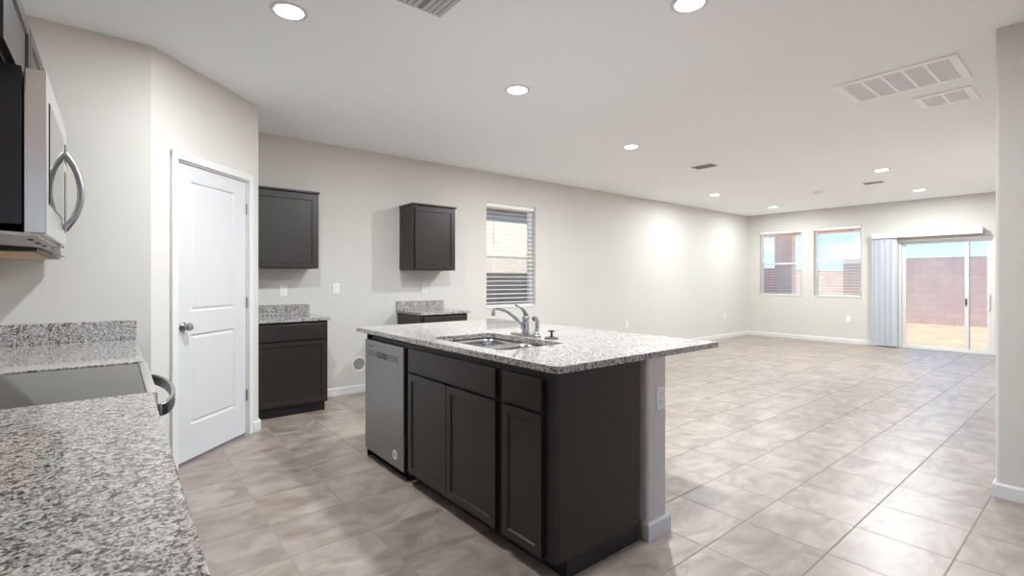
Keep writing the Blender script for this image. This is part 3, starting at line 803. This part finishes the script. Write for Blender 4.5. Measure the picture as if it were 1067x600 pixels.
# ------------------------------------------------------------------ range and microwave (local x towards +world y, front faces +world x)
RY0, RW = 1.984, 0.762
rg = thing('range', 'slide-in electric range with black glass top between the granite counters', 'stove', (0.078, RY0, 0), PI / 2)
box('body', (0.004, RW - 0.004, 0.0, 0.63, 0.06, 0.898), 'black', rg)
box('cooktop', (0.002, RW - 0.002, 0.003, 0.645, 0.8985, 0.909), 'glass_black', rg, 0.002)
box('front_trim', (0.002, RW - 0.002, -0.028, 0.002, 0.815, 0.911), 'steel', rg, 0.005)
od = box('oven_door', (0.006, RW - 0.006, -0.034, -0.0005, 0.215, 0.808), 'steel', rg, 0.005)
box('oven_window', (0.12, RW - 0.12, -0.036, -0.0342, 0.36, 0.68), 'glass_black', od)
b = bmesh.new(); hz = 0.84
path = smooth_path([(0.05, -0.035, hz), (0.09, -0.06, hz), (0.22, -0.085, hz), (0.381, -0.093, hz), (0.54, -0.085, hz), (0.67, -0.06, hz), (0.712, -0.035, hz)], 36)
rows = []
for i, p_ in enumerate(path):
    d = (path[min(i + 1, len(path) - 1)] - path[max(i - 1, 0)]).normalized(); n_ = Vector((d.y, -d.x, 0))
    rows.append([b.verts.new(p_ + n_ * s * 0.007 + Vector((0, 0, z))) for s, z in ((1, -0.022), (1, 0.022), (-1, 0.022), (-1, -0.022))])
for a, c in zip(rows, rows[1:]):
    for i in range(4): b.faces.new((a[i], a[(i + 1) % 4], c[(i + 1) % 4], c[i]))
b.faces.new(rows[0]); b.faces.new(rows[-1]); bmesh.ops.recalc_face_normals(b, faces=b.faces[:])
hd = obj('oven_handle', b, 'handle', rg, True)
md = hd.modifiers.new('edge', 'BEVEL'); md.width = 0.003; md.segments = 2; md.limit_method = 'ANGLE'
box('storage_drawer', (0.006, RW - 0.006, -0.03, -0.0005, 0.075, 0.208), 'steel', rg, 0.004)
for x in (0.03, RW - 0.07):
    for y in (0.03, 0.55): box('foot', (x, x + 0.04, y, y + 0.04, 0.0, 0.0595), 'black', rg)

MX = -0.16
mw = thing('microwave', 'stainless over-the-range microwave at the left frame edge', 'microwave', (MX, 1.985, 1.41), PI / 2)
MH = 0.485
box('case', (0.002, 0.758, 0.052, 0.415, 0.03, MH + 0.003), 'black', mw, 0.002)
md_ = box('door', (0.0, 0.640, 0.0, 0.048, 0.005, MH), 'steel', mw, 0.004)
box('door_window', (0.07, 0.56, -0.0025, -0.0004, 0.10, 0.41), 'glass_black', md_, 0.001)
cp = box('control_panel', (0.643, 0.760, 0.001, 0.048, 0.005, MH), 'steel', mw, 0.004)
box('keypad', (0.66, 0.745, -0.0015, 0.0006, 0.06, 0.30), 'glass_black', cp); box('clock_display', (0.66, 0.745, -0.0015, 0.0006, 0.34, 0.41), 'display', cp)
b = bmesh.new()
tube(b, smooth_path([(0.615, -0.002, 0.065), (0.616, -0.03, 0.115), (0.617, -0.046, 0.17), (0.618, -0.050, 0.215), (0.617, -0.046, 0.26), (0.616, -0.03, 0.315), (0.615, -0.002, 0.365)], 36), 0.0115, 12)
obj('door_handle', b, 'handle', mw, True)
b = bmesh.new()
v = [b.verts.new(p) for p in ((0.002, 0.02, 0.0045), (0.758, 0.02, 0.0045), (0.758, 0.415, 0.029), (0.002, 0.415, 0.029), (0.002, 0.02, -0.004), (0.758, 0.02, -0.004), (0.758, 0.415, 0.018), (0.002, 0.415, 0.018))]
for q_ in ((0, 1, 2, 3), (7, 6, 5, 4), (0, 4, 5, 1), (1, 5, 6, 2), (2, 6, 7, 3), (3, 7, 4, 0)): b.faces.new([v[i] for i in q_])
bmesh.ops.recalc_face_normals(b, faces=b.faces[:])
bp = obj('bottom_plate', b, 'steel_under', mw)
for x in (0.15, 0.33, 0.52): 
    b = bmesh.new(); bx(b, x, x + 0.05, 0.045, 0.055, -0.0065, -0.0035); obj('vent_slot', b, 'slot', bp)
for x in (0.14, 0.44):
    b = bmesh.new(); bx(b, x, x + 0.18, 0.22, 0.36, 0.0035, 0.0075); obj('grease_filter', b, 'filter', bp)
box('vent_trim', (0.55, 0.760, 0.004, 0.03, -0.038, -0.0045), 'steel_under', mw, 0.003)

# ------------------------------------------------------------------ outlets and wall bits
def outlet(label, loc, rz, slots=True):
    r = thing('wall_outlet', label, 'outlet', loc, rz, 'white wall outlets')
    b = bmesh.new(); bx(b, -0.036, 0.036, -0.006, -0.0003, -0.058, 0.058, 0.0025); obj('cover_plate', b, 'plastic', r)
    for z in (-0.02, 0.02):
        b = bmesh.new(); prism(b, round_poly([(-0.016, -0.013), (0.016, -0.013), (0.016, 0.013), (-0.016, 0.013)], 0.008, 4), 0, 0.002)
        for v_ in b.verts: x, y, q_ = v_.co; v_.co = (x, -0.0062 - q_, y + z)
        bmesh.ops.recalc_face_normals(b, faces=b.faces[:])
        f = obj('socket', b, 'plastic', r)
        b = bmesh.new()
        for x in (-0.006, 0.006): bx(b, x - 0.0012, x + 0.0012, -0.009, -0.0083, z - 0.001, z + 0.007)
        bx(b, -0.002, 0.002, -0.009, -0.0083, z - 0.009, z - 0.005)
        obj('slots', b, 'slot', f)
    return r
o1 = outlet('white outlet above the counter beside the pantry door', (1.345, YB, 1.165), 0)
for loc, rz, lb in (((1.887, YB, 1.18), 0, 'white outlet in the empty fridge gap, between the two wall cabinets'),
                    ((2.985, YB, 1.178), 0, 'white outlet under the wall cabinet right of the fridge gap'),
                    ((6.985, YB, 0.49), 0, 'low white outlet on the long wall just right of the island faucet window'),
                    ((10.40, YB, 0.47), 0, 'low white outlet on the long wall near the far corner'),
                    ((XW, 3.418, 0.49), -PI / 2, 'low white outlet under the far window next to the sliding door'),
                    ((2.137, 1.452, 0.685), 0, 'white outlet on the end of the island half wall')):
    copy_thing(o1, loc, lb, rz)

wb = thing('water_outlet_box', 'round white recessed water valve box low on the fridge gap wall', 'valve box', (2.148, YB, 0.322))
b = bmesh.new(); lathe(b, [(0.086, -0.0003), (0.086, -0.006), (0.068, -0.008), (0.066, -0.0003)], (0, 0, 0), 32, 'y'); obj('trim_ring', b, 'plastic', wb, True)
b = bmesh.new(); lathe(b, [(0, -0.0008), (0.067, -0.0008)], (0, 0, 0), 32, 'y'); obj('recess', b, 'recess', wb)
b = bmesh.new(); tube(b, [(-0.015, -0.006, -0.05), (-0.015, -0.006, -0.005)], 0.0055, 10); lathe(b, [(0, 0), (0.016, 0), (0.016, -0.012), (0, -0.012)], (-0.015, -0.002, -0.008), 14, 'y'); obj('valve', b, 'brass', wb, True)

# ------------------------------------------------------------------ ceiling fixtures
def can_light(label, loc, watts):
    r = thing('ceiling_light', label, 'light', (loc[0], loc[1], H), 0, 'recessed ceiling lights')
    b = bmesh.new(); lathe(b, [(0.076, -0.0005), (0.076, -0.006), (0.088, -0.008), (0.097, -0.004), (0.098, -0.0005)], (0, 0, 0), 32); obj('trim_ring', b, 'trim', r, True)
    b = bmesh.new(); lathe(b, [(0.0758, -0.0006), (0.0758, -0.006), (0.055, -0.012), (0.03, -0.015), (0, -0.016)], (0, 0, 0), 28); obj('lens', b, 'lens', r, True)
    return r
def lamp(r, watts):
    d = bpy.data.lights.new('lamp', 'AREA'); d.shape = 'DISK'; d.size = 0.13; d.energy = watts; d.color = (0.94, 0.975, 1.0)
    o = bpy.data.objects.new('lamp', d); C.objects.link(o); o.parent = r; o.location = (0, 0, -0.018)
c1 = None
spots = [((0.74, 2.87), 'recessed ceiling light at the top left above the pantry corner', KITCHEN_W),
         ((2.385, 1.44), 'recessed ceiling light cut by the top edge right of centre', KITCHEN_W),
         ((2.43, 2.94), 'recessed ceiling light above the far side of the island', KITCHEN_W),
         ((4.45, 3.40), 'recessed ceiling light beyond the island, first towards the living room', KITCHEN_W * 1.7),
         ((8.09, 4.41), 'recessed ceiling light near the long wall, between the dark register and far corner', LIVING_W * 0.72),
         ((10.40, 4.41), 'recessed ceiling light nearest the far corner', LIVING_W * 0.72),
         ((8.02, 2.0), 'recessed ceiling light just above the distant dark register', LIVING_W * 1.6),
         ((10.29, 2.05), 'recessed ceiling light nearest the sliding door', LIVING_W)]
for (x, y), lb, wt in spots:
    if c1 is None: c1 = r = can_light(lb, (x, y), wt)
    else: r = copy_thing(c1, (x, y, H), lb)
    r['_w'] = wt
for r in [o for o in C.objects if o.name.startswith('ceiling_light')]:
    lamp(r, r['_w']); del r['_w']

def return_grille(label, x0, x1, y0, y1, n):
    r = thing('return_grille', label, 'vent', ((x0 + x1) / 2, (y0 + y1) / 2, H), 0, 'ceiling return air grilles')
    hx, hy = (x1 - x0) / 2, (y1 - y0) / 2; e = 0.05
    b = bmesh.new()
    bx(b, -hx, hx, -hy, -hy + e, -0.012, -0.0005, 0.003); bx(b, -hx, hx, hy - e, hy, -0.012, -0.0005, 0.003)
    bx(b, -hx, -hx + e, -hy + e, hy - e, -0.0119, -0.0005, 0.003); bx(b, hx - e, hx, -hy + e, hy - e, -0.0119, -0.0005, 0.003)
    obj('frame', b, 'vent_white', r)
    step = (2 * hy - 2 * e) / n
    for k in range(1, n): 
        y = -hy + e + k * step; box('divider', (-hx + e, hx - e, y - 0.009, y + 0.009, -0.011, -0.0005), 'vent_white', r)
    for k in range(n):
        ya, yb = -hy + e + k * step + 0.0095, -hy + e + (k + 1) * step - 0.0095
        b = bmesh.new(); bx(b, -hx + e, hx - e, ya, yb, -0.003, -0.0006)
        nl = 22
        for q_ in range(nl):
            x = -hx + e + (q_ + 0.5) * (2 * hx - 2 * e) / nl
            bx(b, x - 0.0045, x + 0.0045, ya, yb, -0.008, -0.0068)
        obj('louvre_panel', b, 'filter', r)
    return r
return_grille('large white return air grille with five louvred panels, upper right ceiling', 4.26, 4.82, 0.66, 1.375, 5)
return_grille('small white return air grille with two panels beside the large grille', 5.055, 5.435, 0.70, 1.055, 2)

def register(label, x, y, hx, hy, lm='recess', dm='duct'):
    r = thing('ceiling_register', label, 'vent', (x, y, H), 0, 'ceiling supply registers')
    b = bmesh.new(); e = 0.03
    bx(b, -hx, hx, -hy, -hy + e, -0.008, -0.0005, 0.002); bx(b, -hx, hx, hy - e, hy, -0.008, -0.0005, 0.002)
    bx(b, -hx, -hx + e, -hy + e, hy - e, -0.0079, -0.0005, 0.002); bx(b, hx - e, hx, -hy + e, hy - e, -0.0079, -0.0005, 0.002)
    obj('frame', b, 'vent_white', r)
    b = bmesh.new(); bx(b, -hx + e, hx - e, -hy + e, hy - e, -0.002, -0.0006); obj('duct_opening', b, dm, r)
    for s in (-1, 1):
        b = bmesh.new(); n = 4
        for k in range(n):
            xx = s * (0.012 + (k + 0.5) * (hx - e - 0.012) / n)
            v_ = [b.verts.new(p) for p in ((xx - 0.008, -hy + e, -0.0035), (xx + 0.008, -hy + e, -0.0035 - 0.009), (xx + 0.0095, -hy + e, -0.0035 - 0.009), (xx - 0.0065, -hy + e, -0.0035))]
            w_ = [b.verts.new((p.co.x, hy - e, p.co.z)) for p in v_]
            for i in range(4): b.faces.new((v_[i], v_[(i + 1) % 4], w_[(i + 1) % 4], w_[i]))
            b.faces.new(v_[::-1]); b.faces.new(w_)
        bmesh.ops.recalc_face_normals(b, faces=b.faces[:])
        obj('louvres', b, lm, r)
    return r
register('white ceiling register with louvres cut by the top edge above the kitchen', 1.275, 2.25, 0.17, 0.17, 'trim', 'recess')
register('white ceiling register with dark slots above the middle of the long wall', 5.95, 3.38, 0.12, 0.17)
register('distant white ceiling register with dark slots near the far windows', 8.95, 2.335, 0.10, 0.15)
b = bmesh.new(); lathe(b, [(0, -0.04), (0.045, -0.038), (0.062, -0.022), (0.066, -0.0005)], (0, 0, 0), 28)
o = obj('smoke_detector', b, 'plastic', None, True); o.location = (9.18, 3.17, H)
tag(o, 'small white smoke detector on the ceiling before the far windows', 'smoke detector')

# ------------------------------------------------------------------ outside
b = bmesh.new(); bx(b, -8, 40, -25, 30, -0.5, -0.13)
struct('ground', b, 'dirt', 'bare orange dirt of the back yard', 'ground')
def block_wall(name, x0, x1, y0, y1, top, label, mt='block'):
    r = thing(name, label, 'garden wall', ((x0 + x1) / 2, (y0 + y1) / 2, -0.13))
    hx, hy = (x1 - x0) / 2, (y1 - y0) / 2
    box('blocks', (-hx, hx, -hy, hy, 0, top + 0.13 - 0.05), mt, r)
    box('cap', (-hx - 0.0, hx + 0.0, -hy - 0.0, hy + 0.0, top + 0.13 - 0.0495, top + 0.13), mt, r, 0.01)
    return r
block_wall('garden_wall', 20.0, 20.2, -14, 6.098, 1.99, 'tall pinkish block wall across the back yard')
block_wall('garden_wall', 9.6, 20.2, 6.10, 6.3, 1.60, 'sunlit lower block wall beyond the two far windows')
block_wall('garden_wall', -4.0, 9.4, 6.6, 6.8, 1.40, 'low brown block wall seen through the lower part of the faucet window blind', 'block_brown')
pc = thing('patio_column', 'square tan patio column outside the corner window', 'column', (13.63, 5.475, -0.13))
box('shaft', (-0.13, 0.13, -0.215, 0.215, 0.0, 2.555), 'stucco', pc, 0.012)
box('base', (-0.16, 0.16, -0.245, 0.245, 0.0, 0.25), 'stucco', pc, 0.012)
pr = thing('patio_cover', 'patio roof with tan beam across the top of the far windows', 'patio cover', (12.7, 4.6, 2.43))
box('beam', (0.80, 1.24, -1.35, 1.45, 0.0, 0.30), 'beam', pr, 0.01)
box('roof_deck', (-1.02, 1.6, -1.45, 1.49, 0.305, 0.40), 'beam', pr)
nh = thing('neighbour_house', 'cream neighbouring house seen through the blind of the faucet window', 'house', (8.0, 10.5, -0.13))
box('wall', (-9, 6, -2.3, 2.5, 0, 3.02), 'cream', nh)
box('fascia', (-9.3, 6.3, -2.44, -2.38, 2.86, 3.02), 'fascia', nh)
b = bmesh.new()
v = [b.verts.new(p) for p in ((-9.3, -2.46, 3.03), (6.3, -2.46, 3.03), (6.3, 0.1, 4.1), (-9.3, 0.1, 4.1), (6.3, 2.9, 3.03), (-9.3, 2.9, 3.03))]
for q_ in ((0, 1, 2, 3), (3, 2, 4, 5), (0, 3, 5), (1, 4, 2), (5, 4, 1, 0)): b.faces.new([v[i] for i in q_])
bmesh.ops.recalc_face_normals(b, faces=b.faces[:])
obj('roof', b, 'roof', nh)
